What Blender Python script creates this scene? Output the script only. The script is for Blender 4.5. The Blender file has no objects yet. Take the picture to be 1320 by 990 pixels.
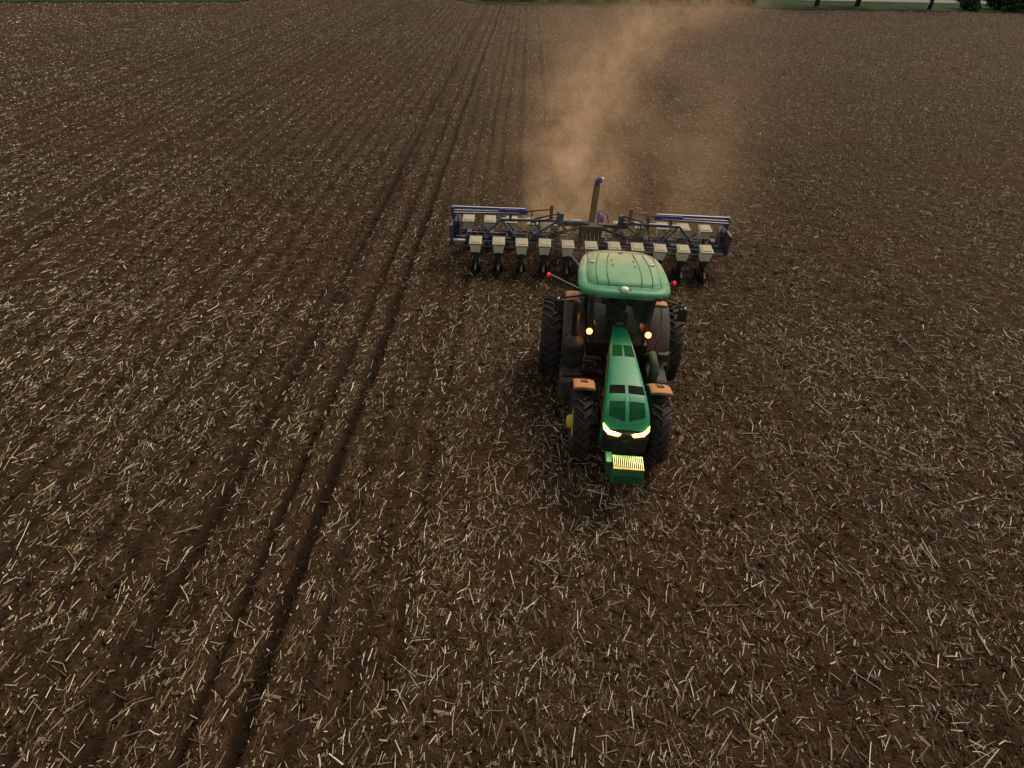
import bpy, bmesh, math, random
import numpy as np
from mathutils import Matrix, Vector
random.seed(7); rng = np.random.default_rng(11)
S = bpy.context.scene
COL = S.collection
R = math.radians

# ------------------------------------------------------------------ camera
PITCH, YAW, ROLL = R(38.65), R(0.095), R(2.413)
fwd = Vector((math.sin(YAW)*math.cos(PITCH), math.cos(YAW)*math.cos(PITCH), -math.sin(PITCH)))
rt = Vector((math.cos(YAW), -math.sin(YAW), 0)); up = rt.cross(fwd)
rt2 = math.cos(ROLL)*rt + math.sin(ROLL)*up
up2 = -math.sin(ROLL)*rt + math.cos(ROLL)*up
cd = bpy.data.cameras.new('camera'); cam = bpy.data.objects.new('camera', cd); COL.objects.link(cam)
m = Matrix.Identity(4)
for i in range(3):
    m[i][0] = rt2[i]; m[i][1] = up2[i]; m[i][2] = -fwd[i]
m[0][3], m[1][3], m[2][3] = -2.441, -12.415, 9.262
cam.matrix_world = m
cd.sensor_width = 36; cd.lens = 740.7/1320*36; cd.clip_start = .1; cd.clip_end = 6000
S.camera = cam

# ------------------------------------------------------------------ world, sun, exposure
SUN_EL, SUN_AZ = 50, 38             # degrees; azimuth clockwise from +Y (veiled sun behind the planter, a little right)
w = bpy.data.worlds.new('World'); S.world = w; w.use_nodes = True
nt = w.node_tree; nt.nodes.clear()
sky = nt.nodes.new('ShaderNodeTexSky'); sky.sky_type = 'NISHITA'; sky.sun_disc = False
sky.sun_elevation = R(SUN_EL); sky.sun_rotation = R(SUN_AZ); sky.air_density = 1.0; sky.dust_density = 3.0
hs = nt.nodes.new('ShaderNodeHueSaturation'); hs.inputs['Saturation'].default_value = .04
bg = nt.nodes.new('ShaderNodeBackground'); bg.inputs['Strength'].default_value = .08
wo = nt.nodes.new('ShaderNodeOutputWorld')
nt.links.new(sky.outputs[0], hs.inputs['Color']); nt.links.new(hs.outputs[0], bg.inputs['Color'])
nt.links.new(bg.outputs[0], wo.inputs['Surface'])
sl = bpy.data.lights.new('sun', 'SUN'); sl.energy = 1.4; sl.angle = R(22); sl.color = (1, .79, .55)
so = bpy.data.objects.new('sun', sl); COL.objects.link(so)
sd = Vector((math.sin(R(SUN_AZ))*math.cos(R(SUN_EL)), math.cos(R(SUN_AZ))*math.cos(R(SUN_EL)), math.sin(R(SUN_EL))))
so.rotation_euler = sd.to_track_quat('Z', 'Y').to_euler()
S.view_settings.view_transform = 'Standard'; S.view_settings.look = 'None'
S.view_settings.gamma = 1; S.view_settings.use_curve_mapping = False
S.view_settings.exposure = .40
S.cycles.volume_step_rate = 2.0
S.cycles.volume_max_steps = 96
S.cycles.volume_bounces = 1
S.cycles.max_bounces = 6

# ------------------------------------------------------------------ helpers
def tag(o, label=None, cat=None, group=None, kind=None):
    if label: o['label'] = label
    if cat: o['category'] = cat
    if group: o['group'] = group
    if kind: o['kind'] = kind
    return o

def empty(name, loc=(0, 0, 0), rz=0):
    o = bpy.data.objects.new(name, None); COL.objects.link(o)
    o.location = loc; o.rotation_euler = (0, 0, rz); o.empty_display_size = .3
    return o

class MB:
    def __init__(s): s.v = []; s.f = []; s.sm = []
    def add(s, V, F, smooth=False):
        n = len(s.v); s.v += [tuple(p) for p in V]
        s.f += [tuple(i+n for i in f) for f in F]; s.sm += [smooth]*len(F); return s
    def box(s, c, d, rot=None, taper=1.0, tapery=None):
        hx, hy, hz = d[0]/2, d[1]/2, d[2]/2; ty = taper if tapery is None else tapery
        P = [Vector((x*hx*(taper if z < 0 else 1), y*hy*(ty if z < 0 else 1), z*hz)) for z in (-1, 1) for y in (-1, 1) for x in (-1, 1)]
        if rot is not None: P = [rot @ p for p in P]
        P = [p+Vector(c) for p in P]
        return s.add(P, [(0, 2, 3, 1), (4, 5, 7, 6), (0, 1, 5, 4), (2, 6, 7, 3), (0, 4, 6, 2), (1, 3, 7, 5)])
    def bar(s, a, b, w, h=None):
        a, b = Vector(a), Vector(b); d = b-a; L = d.length; h = h or w
        q = d.to_track_quat('Y', 'Z').to_matrix()
        return s.box((a+b)/2, (w, L, h), q)
    def tube(s, pts, r, n=8, cap=True):
        pts = [Vector(p) for p in pts]; rr = r if isinstance(r, (list, tuple)) else [r]*len(pts)
        V = []; ref = None
        for i, p in enumerate(pts):
            t = (pts[min(i+1, len(pts)-1)]-pts[max(i-1, 0)]).normalized()
            if ref is None:
                ref = Vector((0, 0, 1)) if abs(t.z) < .9 else Vector((1, 0, 0))
            u = (ref-t*ref.dot(t)).normalized(); ref = u; v = t.cross(u)
            V += [p+rr[i]*(math.cos(a)*u+math.sin(a)*v) for a in [2*math.pi*k/n for k in range(n)]]
        F = [(i*n+k, i*n+(k+1) % n, (i+1)*n+(k+1) % n, (i+1)*n+k) for i in range(len(pts)-1) for k in range(n)]
        s.add(V, F, True)
        if cap:
            b = len(s.v)-len(V)
            s.f.append(tuple(b+k for k in reversed(range(n)))); s.sm.append(False)
            s.f.append(tuple(b+(len(pts)-1)*n+k for k in range(n))); s.sm.append(False)
        return s
    def lathe(s, prof, c=(0, 0, 0), axis='x', n=48, smooth=True, closed=False):
        V = []; m_ = len(prof)
        for k in range(n):
            a = 2*math.pi*k/n
            for (x, r) in prof:
                p = {'x': (x, r*math.cos(a), r*math.sin(a)), 'z': (r*math.cos(a), r*math.sin(a), x)}[axis]
                V.append((p[0]+c[0], p[1]+c[1], p[2]+c[2]))
        F = []
        for k in range(n):
            k2 = (k+1) % n
            for i in range(m_ if closed else m_-1):
                j = (i+1) % m_
                F.append((k*m_+i, k*m_+j, k2*m_+j, k2*m_+i))
        return s.add(V, F, smooth)
    def prism(s, pts, x0, x1):      # polygon in (y,z) extruded along x
        n = len(pts)
        V = [(x0, y, z) for y, z in pts]+[(x1, y, z) for y, z in pts]
        return s.add(V, [tuple(range(n)), tuple(reversed(range(n, 2*n)))]+[(i, i+n, (i+1) % n+n, (i+1) % n) for i in range(n)])
    def build(s, name, mat, parent=None, bevel=0, autosmooth=False):
        me = bpy.data.meshes.new(name); me.from_pydata(s.v, [], s.f); me.update()
        bm = bmesh.new(); bm.from_mesh(me); bmesh.ops.recalc_face_normals(bm, faces=bm.faces); bm.to_mesh(me); bm.free()
        me.polygons.foreach_set('use_smooth', s.sm)
        me.materials.append(mat)
        o = bpy.data.objects.new(name, me); COL.objects.link(o)
        if parent: o.parent = parent
        if bevel:
            b = o.modifiers.new('bevel', 'BEVEL'); b.width = bevel; b.segments = 2; b.limit_method = 'ANGLE'; b.angle_limit = R(35)
            b.harden_normals = False
        return o

def children(o): return [c for c in COL.objects if c.parent == o]
def copy_tree(o, parent=None):
    c = o.copy(); COL.objects.link(c); c.parent = parent
    for ch in children(o): copy_tree(ch, c)
    return c

# ------------------------------------------------------------------ materials
def newmat(name):
    mt = bpy.data.materials.new(name); mt.use_nodes = True
    return mt, mt.node_tree, mt.node_tree.nodes['Principled BSDF']
def noise(nt, scale, detail=4, rough=.6, co=None):
    n = nt.nodes.new('ShaderNodeTexNoise'); n.inputs['Scale'].default_value = scale
    n.inputs['Detail'].default_value = detail; n.inputs['Roughness'].default_value = rough
    if co is not None: nt.links.new(co, n.inputs['Vector'])
    return n
def ramp(nt, src, stops):
    r = nt.nodes.new('ShaderNodeValToRGB'); e = r.color_ramp.elements
    while len(e) < len(stops): e.new(.5)
    for k, (p, c) in enumerate(stops):
        e[k].position = p; e[k].color = (*c, 1) if len(c) == 3 else c
    nt.links.new(src, r.inputs[0]); return r
def mixc(nt, fac, a, b):
    n = nt.nodes.new('ShaderNodeMix'); n.data_type = 'RGBA'
    for sck, v in ((n.inputs[0], fac), (n.inputs[6], a), (n.inputs[7], b)):
        if hasattr(v, 'links'): nt.links.new(v, sck)
        else: sck.default_value = v if not isinstance(v, tuple) else (*v, 1)
    return n.outputs[2]
def math_(nt, op, a, b=None, clamp=False):
    n = nt.nodes.new('ShaderNodeMath'); n.operation = op; n.use_clamp = clamp
    for k, v in enumerate((a, b)):
        if v is None: continue
        if hasattr(v, 'links'): nt.links.new(v, n.inputs[k])
        else: n.inputs[k].default_value = v
    return n.outputs[0]
DUST = (.30, .235, .15)
def paint(name, col, rough=.4, dust=.35, metal=0, dustcol=DUST, scale=3.0, bump=.0, upw=.5, spec=.5):
    """painted or plastic surface with field dust settled in patches, more of it on upward faces"""
    mt, nt, b = newmat(name)
    tc = nt.nodes.new('ShaderNodeTexCoord')
    n1 = noise(nt, scale, 6, .65, tc.outputs['Object']); n2 = noise(nt, scale*14, 3, .6, tc.outputs['Object'])
    g = nt.nodes.new('ShaderNodeNewGeometry'); sx = nt.nodes.new('ShaderNodeSeparateXYZ'); nt.links.new(g.outputs['Normal'], sx.inputs[0])
    upv = math_(nt, 'MAXIMUM', sx.outputs[2], 0.0)
    f = math_(nt, 'ADD', math_(nt, 'MULTIPLY', n1.outputs[0], 1.1), math_(nt, 'MULTIPLY', n2.outputs[0], .5))
    f = math_(nt, 'SUBTRACT', f, .72)
    f = math_(nt, 'MULTIPLY', f, 2.2, True)
    k = math_(nt, 'ADD', math_(nt, 'MULTIPLY', upv, upw), 1-upw)
    f = math_(nt, 'MULTIPLY', math_(nt, 'MULTIPLY', f, k), dust*2, True)
    c2 = mixc(nt, n1.outputs[0], tuple(x*.8 for x in col), tuple(min(1, x*1.2) for x in col))
    nt.links.new(mixc(nt, f, c2, dustcol), b.inputs['Base Color'])
    rr = math_(nt, 'ADD', math_(nt, 'MULTIPLY', f, .9-rough), rough)
    nt.links.new(rr, b.inputs['Roughness']); b.inputs['Metallic'].default_value = metal
    b.inputs['Specular IOR Level'].default_value = spec
    if bump:
        bp = nt.nodes.new('ShaderNodeBump'); bp.inputs['Strength'].default_value = bump; bp.inputs['Distance'].default_value = .01
        nt.links.new(n2.outputs[0], bp.inputs['Height']); nt.links.new(bp.outputs[0], b.inputs['Normal'])
    return mt
def emis(name, col, st):
    mt, nt, b = newmat(name); b.inputs['Base Color'].default_value = (*col, 1)
    b.inputs['Emission Color'].default_value = (*col, 1); b.inputs['Emission Strength'].default_value = st
    return mt
M = {}
M['green'] = paint('green_paint', (.003, .23, .088), .42, .09, scale=2.5)
M['green_vent'] = paint('green_mesh', (.002, .060, .018), .75, .02, spec=.12)
M['vent_black'] = paint('black_mesh', (.003, .005, .004), .8, .02, spec=.1)
M['weight_green'] = paint('weight_green', (.008, .13, .03), .45, .15)
M['yellow'] = paint('yellow_paint', (.62, .50, .03), .4, .2)
M['lit_weight_top'] = paint('lit_weight_green', (.30, .42, .03), .45, .1)  # weight tops: headlight glow painted into the green
M['lit_handle'] = paint('lit_handle_yellow', (.80, .80, .42), .4, .05)  # weight handles: colour brightened to carry the headlight glow
M['black'] = paint('black_metal', (.010, .010, .010), .5, .07)
M['dusty_black'] = paint('dusty_black', (.014, .013, .012), .6, .24)
M['rubber'] = paint('tyre_rubber', (.014, .013, .012), .75, .5, dustcol=(.11, .075, .048), scale=5, upw=.3, bump=.4)
M['dusty_grey'] = paint('dusty_grey_panel', (.040, .036, .031), .7, .20)
M['fender_tan'] = paint('orange_tan_fender', (.50, .21, .075), .6, .4, dustcol=(.42, .24, .12))
M['grille'] = paint('grille_black', (.012, .012, .01), .55, .12)
M['blue'] = paint('blue_paint', (.016, .030, .20), .45, .35)
M['teal'] = paint('teal_blue_paint', (.012, .062, .115), .5, .35)
M['dark_frame'] = paint('dark_blue_frame', (.016, .028, .070), .55, .6)
M['steel'] = paint('bare_steel', (.62, .62, .66), .4, .25, metal=.2)
M['hopper'] = paint('hopper_plastic', (.80, .78, .60), .6, .25, dustcol=(.52, .45, .32))
M['lid'] = paint('lid_plastic', (.44, .40, .28), .65, .6, dustcol=(.38, .31, .20))
M['white'] = paint('white_plastic', (.8, .8, .78), .4, .1)
M['red'] = emis('red_light', (.8, .02, .05), .35)
M['amber'] = emis('amber_lamp', (1, .30, .03), 3.0)
M['amber_core'] = emis('amber_bulb', (1, .8, .45), 12)
M['head'] = emis('headlight_lens', (1, .80, .22), 1.5)
M['head_core'] = emis('headlight_core', (1, .96, .70), 7)
M['orange'] = emis('orange_strip', (1, .22, .02), 2.5)
M['seat'] = paint('seat_cloth', (.035, .045, .03), .8, .3)
M['dash'] = paint('dash_plastic', (.03, .05, .04), .6, .3)
M['hose'] = paint('hose_rubber', (.015, .015, .015), .6, .3)
M['mast'] = paint('mast_paint', (.12, .085, .03), .5, .5)
def glass():
    mt, nt, b = newmat('dark_glass')
    b.inputs['Base Color'].default_value = (.012, .028, .022, 1); b.inputs['Roughness'].default_value = .12
    b.inputs['Specular IOR Level'].default_value = .3; b.inputs['Alpha'].default_value = .55; return mt
M['glass'] = glass()

def roof_mat():
    mt, nt, b = newmat('roof_green_dusty')
    tc = nt.nodes.new('ShaderNodeTexCoord'); sx = nt.nodes.new('ShaderNodeSeparateXYZ'); nt.links.new(tc.outputs['Object'], sx.inputs[0])
    n1 = noise(nt, 2.2, 6, .7, tc.outputs['Object']); n2 = noise(nt, 22, 4, .7, tc.outputs['Object'])
    # settled dust thickens to the rear edge, where it blows over from the planter
    g = math_(nt, 'ADD', math_(nt, 'MULTIPLY', sx.outputs[1], .42), .74)
    f = math_(nt, 'ADD', g, math_(nt, 'MULTIPLY', math_(nt, 'SUBTRACT', n1.outputs[0], .5), 1.0))
    f = math_(nt, 'ADD', f, math_(nt, 'MULTIPLY', math_(nt, 'SUBTRACT', n2.outputs[0], .5), .35), True)
    r = ramp(nt, f, [(0, (.012, .20, .085)), (.32, (.07, .28, .13)), (.65, (.21, .35, .18)), (1, (.42, .40, .23))])
    nt.links.new(r.outputs[0], b.inputs['Base Color'])
    rr = math_(nt, 'ADD', math_(nt, 'MULTIPLY', f, .4), .38); nt.links.new(rr, b.inputs['Roughness'])
    return mt
M['roof'] = roof_mat()

# ------------------------------------------------------------------ ground
def vnoise(x, y, seed):
    xi = np.floor(x).astype(np.int64); yi = np.floor(y).astype(np.int64)
    fx = x-xi; fy = y-yi; fx = fx*fx*(3-2*fx); fy = fy*fy*(3-2*fy)
    def h(a, b):
        n = (a*374761393+b*668265263+seed*2147483647) & 0xffffffff
        n = ((n ^ (n >> 13))*1274126177) & 0xffffffff
        return ((n ^ (n >> 16)) & 0xffff)/65535.0
    return (h(xi, yi)*(1-fx)+h(xi+1, yi)*fx)*(1-fy)+(h(xi, yi+1)*(1-fx)+h(xi+1, yi+1)*fx)*fy
#          x,    half width, depth
TRACKS = [(-6.12, .115, .12), (-6.85, .085, .08), (-8.12, .14, .08), (-4.75, .08, .03), (-10.7, .12, .035), (-12.2, .14, .035),
          (-14.6, .15, .035), (-17.2, .2, .035), (-19.4, .22, .06), (-20.4, .18, .05), (-23.5, .2, .035), (-26.5, .22, .04), (-30.2, .25, .05),
          (-36, .3, .04), (-43, .35, .04), (-2.5, .17, .06), (-1.0, .12, .04), (-3.4, .12, .05), (-4.1, .1, .05)]
def trackf(x, y):
    t = np.zeros_like(x)
    wob = (vnoise(y*.25, x*0+3, 5)-.5)*.12
    for (tx, hw, d) in TRACKS:
        a = 1.0
        g = np.exp(-((x-tx-wob)/hw)**2)
        if tx > -4: g = g*np.clip((y-9)/6, 0, 1)
        g = g*(.62+.6*vnoise(x*.5+tx*3, y*.35, 9))
        t = np.maximum(t, g*d/.08)
    return t
def smooth01(v, a, b):
    t = np.clip((v-a)/(b-a), 0, 1); return t*t*(3-2*t)
def planted(x, y):
    return np.maximum(1-smooth01(x, -5.2, -3.9), (1-smooth01(np.abs(x+.1), 4.4, 4.9))*smooth01(y, 7.0, 8.0))
def height(x, y, fine=1.0):
    p = planted(x, y)
    h = .10*(vnoise(x*.12, y*.12, 1)-.5)*1.2
    rowd = .5+.5*np.cos(2*np.pi*(x+.05)/.762)
    h += p*.048*(rowd-.5)+(1-p)*.012*(np.cos(2*np.pi*x/.762+.8*vnoise(x, y*.3, 3)))
    cl = vnoise(x*2.3, y*2.3, 2)-.5; c2 = vnoise(x*6.1, y*6.1, 3)-.5; c3 = vnoise(x*9.3, y*9.3, 4)-.5
    h += .055*cl+fine*(.065*c2+.045*c3)
    h -= .11*trackf(x, y)
    return h

def EDGE(x):
    x = np.asarray(x, float); e = 91.3+.235*x+10*(1-np.clip((x+16)/6, 0, 1))
    k = np.clip((-37-x)/4, 0, 1); return e*(1-k)+(73.5+.42*(x+55))*k
def axis(lo, hi, step, grow, far):
    c = list(np.arange(lo, hi, step)); s = step; v = hi
    up_ = []
    while v < far: up_.append(v); s *= grow; v += s
    s = step; v = lo; dn = []
    while v > -far: s *= grow; v -= s; dn.append(v)
    return np.array(dn[::-1]+c+up_)
def grid_obj(name, xs, ys, hf, mat):
    X, Y = np.meshgrid(xs, ys); Z = hf(X, Y)
    nx, ny = len(xs), len(ys)
    V = np.stack([X, Y, Z], -1).reshape(-1, 3).astype(np.float32)
    i = np.arange((ny-1)*nx).reshape(ny-1, nx)[:, :-1].ravel()
    F = np.stack([i, i+1, i+1+nx, i+nx], -1)
    return np_mesh(name, V, F, mat, True)
def np_mesh(name, V, F, mat, smooth=False):
    me = bpy.data.meshes.new(name); k = F.shape[1]
    me.vertices.add(len(V)); me.vertices.foreach_set('co', V.astype(np.float32).ravel())
    me.loops.add(F.size); me.loops.foreach_set('vertex_index', F.astype(np.int32).ravel())
    me.polygons.add(len(F)); me.polygons.foreach_set('loop_start', np.arange(0, F.size, k, dtype=np.int32))
    me.polygons.foreach_set('use_smooth', np.full(len(F), smooth))
    me.materials.append(mat); me.update(calc_edges=True)
    o = bpy.data.objects.new(name, me); COL.objects.link(o); return o

def soil_mat():
    mt, nt, b = newmat('tilled_soil')
    tc = nt.nodes.new('ShaderNodeTexCoord'); co = tc.outputs['Object']
    n0 = noise(nt, .09, 3, .5, co); n1 = noise(nt, 1.2, 6, .65, co); n2 = noise(nt, 9, 6, .7, co); n3 = noise(nt, 45, 4, .7, co)
    base = ramp(nt, n1.outputs[0], [(.32, (.044, .023, .009)), (.52, (.096, .052, .023)), (.72, (.150, .085, .040))])
    c = mixc(nt, ramp(nt, n2.outputs[0], [(.38, (.95,)*3), (.62, (.0,)*3)]).outputs[0], base.outputs[0], (.022, .013, .006))
    # broad patches of redder and greener earth
    pr_ = ramp(nt, n0.outputs[0], [(.35, (.060, .056, .018)), (.5, (.085, .048, .024)), (.68, (.112, .044, .026))])
    c = mixc(nt, .30, c, pr_.outputs[0])
    # chaff crumbs ground into the soil
    ch = ramp(nt, n3.outputs[0], [(.60, (0, 0, 0)), (.70, (1, 1, 1))])
    vor = noise(nt, 120, 2, .5, co); ch2 = ramp(nt, vor.outputs[0], [(.62, (0, 0, 0)), (.72, (1, 1, 1))])
    c = mixc(nt, math_(nt, 'MULTIPLY', ch.outputs[0], .35), c, (.20, .145, .085))
    c = mixc(nt, math_(nt, 'MULTIPLY', ch2.outputs[0], .35), c, (.24, .18, .11))
    # darker soil colour along the wheel ruts and seed rows
    dm = nt.nodes.new('ShaderNodeAttribute'); dm.attribute_name = 'rut_dark'
    sp = nt.nodes.new('ShaderNodeSeparateXYZ'); nt.links.new(co, sp.inputs[0])
    cs = math_(nt, 'COSINE', math_(nt, 'MULTIPLY', math_(nt, 'ADD', sp.outputs[0], .05), 2*math.pi/.762))
    row = math_(nt, 'POWER', math_(nt, 'ADD', math_(nt, 'MULTIPLY', cs, .5), .5), 4.0)
    pm = math_(nt, 'MULTIPLY', math_(nt, 'SUBTRACT', -4.0, sp.outputs[0]), 1.0, True)
    rb = math_(nt, 'MULTIPLY', math_(nt, 'MULTIPLY', row, pm), math_(nt, 'MULTIPLY', n1.outputs[0], 1.3))
    c = mixc(nt, math_(nt, 'MULTIPLY', math_(nt, 'MAXIMUM', dm.outputs['Fac'], rb), .9, True), c, (.020, .011, .005))
    nt.links.new(c, b.inputs['Base Color']); b.inputs['Roughness'].default_value = .95
    b.inputs['Specular IOR Level'].default_value = .15
    bp = nt.nodes.new('ShaderNodeBump'); bp.inputs['Strength'].default_value = 1.0; bp.inputs['Distance'].default_value = .09
    hsum = math_(nt, 'ADD', n2.outputs[0], math_(nt, 'MULTIPLY', n3.outputs[0], .6))
    nt.links.new(hsum, bp.inputs['Height']); nt.links.new(bp.outputs[0], b.inputs['Normal'])
    return mt
soil = soil_mat()
xa = axis(-15, 12, .055, 1.022, 3000); xs = np.concatenate([(-46-np.cumsum(.13*1.03**np.arange(1, 225)))[::-1], np.arange(-46, -15.01, .125), xa[xa >= -15]]); ys_ = axis(-11, 12, .05, 1.0135, 3000)
ys_ = ys_[ys_ > -60]
def hf(X, Y):
    d = np.maximum(np.maximum(np.abs(X+1.5)-13.5, 0), np.maximum(Y-12, 0))
    fine = 1-smooth01(d, 5, 60)
    h = height(X, Y, fine)
    fl = smooth01(Y-EDGE(X), -6, -1)
    return h*(1-fl)-fl*.05
fld = tag(grid_obj('field', xs, ys_, hf, soil), kind='structure')
_X, _Y = np.meshgrid(xs, ys_); _Z = hf(_X, _Y)
def ground_z(x, y):
    i = np.clip(np.searchsorted(xs, x)-1, 0, len(xs)-2); j = np.clip(np.searchsorted(ys_, y)-1, 0, len(ys_)-2)
    u = (x-xs[i])/(xs[i+1]-xs[i]); v = (y-ys_[j])/(ys_[j+1]-ys_[j])
    return (_Z[j, i]*(1-u)+_Z[j, i+1]*u)*(1-v)+(_Z[j+1, i]*(1-u)+_Z[j+1, i+1]*u)*v
_p = planted(_X, _Y); _row = .5+.5*np.cos(2*np.pi*(_X+.05)/.762)
_d = np.clip(trackf(_X, _Y)*1.1, 0, 1)
fld.data.attributes.new('rut_dark', 'FLOAT', 'POINT').data.foreach_set('value', _d.astype(np.float32).ravel())

# grass verge past the field edge
def grass_mat():
    mt, nt, b = newmat('verge_grass'); tc = nt.nodes.new('ShaderNodeTexCoord')
    n1 = noise(nt, .25, 6, .7, tc.outputs['Object']); n2 = noise(nt, 3, 4, .7, tc.outputs['Object'])
    r = ramp(nt, math_(nt, 'ADD', math_(nt, 'MULTIPLY', n1.outputs[0], .7), math_(nt, 'MULTIPLY', n2.outputs[0], .3)),
             [(.35, (.012, .026, .007)), (.5, (.026, .052, .013)), (.65, (.055, .066, .024))])
    nt.links.new(r.outputs[0], b.inputs['Base Color']); b.inputs['Roughness'].default_value = 1; b.inputs['Specular IOR Level'].default_value = .1
    bp = nt.nodes.new('ShaderNodeBump'); bp.inputs['Distance'].default_value = .2; nt.links.new(n2.outputs[0], bp.inputs['Height']); nt.links.new(bp.outputs[0], b.inputs['Normal'])
    return mt
def strip(name, x0, x1, off0, off1, z0, mat, n=120, rag=0):
    V = []; F = []
    for i in range(n+1):
        x = x0+(x1-x0)*i/n; r_ = rag*(random.random()-.5)
        V += [(x, float(EDGE(x))+off0+r_, z0), (x, float(EDGE(x))+off1, z0)]
    F = [(2*i, 2*i+2, 2*i+3, 2*i+1) for i in range(n)]
    return MB().add(V, F).build(name, mat)
tag(strip('grass_verge', -400, 600, -1.2, 400, .03, grass_mat(), 900, 1.0), kind='structure')
def road_mat():
    mt, nt, b = newmat('pale_road'); tc = nt.nodes.new('ShaderNodeTexCoord'); n = noise(nt, 1.5, 5, .6, tc.outputs['Object'])
    r = ramp(nt, n.outputs[0], [(.3, (.13, .13, .125)), (.7, (.19, .185, .175))]); nt.links.new(r.outputs[0], b.inputs['Base Color']); b.inputs['Roughness'].default_value = .9
    return mt
tag(strip('road', -400, 600, 13.5, 20, .06, road_mat()), kind='structure')

# ------------------------------------------------------------------ corn residue lying on the soil (uncountable)
def straw_mat():
    mt, nt, b = newmat('corn_stalk_residue')
    at = nt.nodes.new('ShaderNodeAttribute'); at.attribute_name = 'tone'; at.attribute_type = 'GEOMETRY'
    r = ramp(nt, at.outputs['Fac'], [(0, (.060, .036, .017)), (.3, (.125, .083, .045)), (.52, (.33, .245, .145)), (.76, (.80, .68, .47)), (1, (.98, .92, .74))])
    nt.links.new(r.outputs[0], b.inputs['Base Color']); b.inputs['Roughness'].default_value = .6; b.inputs['Specular IOR Level'].default_value = .35
    return mt
def straw(name, x, y, L, W, T, ang, tone, lift, tilt, mat, zoff=0.0):
    n = len(x); c, s = np.cos(ang), np.sin(ang)
    z = ground_z(x, y)+lift+zoff
    bend = rng.normal(0, .035, n)*L; bend[rng.uniform(0, 1, n) < .1] *= 5; sag = rng.normal(0, .02, n)*L
    V = np.zeros((n, 9, 3), np.float32)
    for k, t in enumerate((-1., 0., 1.)):
        cx = x+c*L*np.cos(tilt)*.5*t-s*bend*(t*t-.5)*.6; cy = y+s*L*np.cos(tilt)*.5*t+c*bend*(t*t-.5)*.6
        cz = z+np.sin(tilt)*L*.5*t+sag*(.5-t*t)
        wk = W*(1 if t == 0 else .85)
        for j, (o, hh) in enumerate(((-.5, 0.), (.5, 0.), (0., 1.))):
            V[:, k*3+j, 0] = cx-s*wk*o; V[:, k*3+j, 1] = cy+c*wk*o; V[:, k*3+j, 2] = cz+T*hh-T*.3
    base = (np.arange(n)*9)[:, None]
    q = np.array([[0, 3, 5, 2], [1, 2, 5, 4], [3, 6, 8, 5], [4, 5, 8, 7]])
    F = (base[:, None, :]+q[None]).reshape(-1, 4)
    o = np_mesh(name, V.reshape(-1, 3), F, mat)
    a = o.data.attributes.new('tone', 'FLOAT', 'POINT'); a.data.foreach_set('value', np.repeat(tone, 9).astype(np.float32))
    return o
def scatter(dens, x0, x1, y0, y1, slope=0.0):
    A = (x1-x0)*(y1-y0); n = int(A*dens)
    x = rng.uniform(x0, x1, n); y = rng.uniform(y0, y1, n)
    return x, y
sets = []
# dens, box, keep field of interest a little wider than the photograph sees
for dens, bx in ((320, (-22, 16, -11.5, 3)), (165, (-36, 30, 3, 16)), (88, (-52, 48, 16, 34)), (38, (-72, 72, 34, 60)), (22, (-84, 98, 60, 117))):
    x, y = scatter(dens, *bx); sets.append(np.stack([x, y]))
xy = np.concatenate(sets, 1); x, y = xy
dist = np.hypot(x+2.4, y+12.4)
lim = (np.abs(x+2.4-.03*y) < 6.5+.92*(y+12.4)+7) & (y < EDGE(x)-.3)
clump = vnoise(x*1.1, y*1.1, 21)*.5+vnoise(x*3.3, y*3.3, 22)*.5
pl = planted(x, y)
rowgap = (.5-.5*np.cos(2*np.pi*(x+.05)/.762))
keep = .48+.95*np.clip((clump-.30)/.4, 0, 1)
keep *= 1-.82*np.clip(trackf(x, y)*1.2, 0, 1)
keep *= np.where(pl > .5, .52+.58*rowgap, 1.0)
keep *= 1-.35*np.exp(-((x+9.1)/.9)**2)*(y < 14)
msk = lim & (rng.uniform(0, 1.15, len(x)) < keep)
x, y, dist, pl = [a[msk] for a in (x, y, dist, pl)]
n = len(x); print('straw pieces', n)
kind = rng.uniform(0, 1, n)
crumb = (rng.uniform(0, 1, n) < .30) & (y < 34)
L = np.where(kind < .60, rng.lognormal(-2.25, .45, n), rng.lognormal(-1.45, .40, n)); L = np.where(crumb, rng.uniform(.012, .05, n), L); L = np.clip(L, .012, .80)
L = np.where((rng.uniform(0, 1, n) < .015) & ~crumb, rng.uniform(.4, .8, n), L)
L = L*np.where(x > -4.5, 1.0, .88)
W = np.clip(rng.lognormal(-4.78, .42, n), .004, .026)*np.clip(1+(dist-25)/60, 1, 2.1)*np.where(crumb, 1.25, 1.08)
T = W*rng.uniform(.4, 1.0, n)
husk = (rng.uniform(0, 1, n) < .045) & ~crumb
W = np.where(husk, rng.uniform(.022, .05, n), W); T = np.where(husk, .006, T); L = np.where(husk, rng.uniform(.07, .26, n), L)
al = rng.uniform(0, 1, n)
ang = np.where(al < np.where(x < -1, .55, .28), np.pi/2+rng.normal(-.12, .38, n), rng.uniform(0, np.pi, n))
stick = rng.uniform(0, 1, n) < np.clip(.12+(y-4)/50, .10, .60)
L = np.where(stick, np.clip(L, .04, .20), L)*np.clip(1.0-(y+2)/40, .62, 1)
tilt = np.where(stick, rng.uniform(.3, 1.45, n)*np.where(rng.uniform(0, 1, n) < .5, -1, 1), rng.normal(0, .08, n))
W = np.where(stick & (y > 12), W*1.35, W)
ang += np.where(rng.uniform(0, 1, n) < .5, np.pi, 0)
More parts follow.
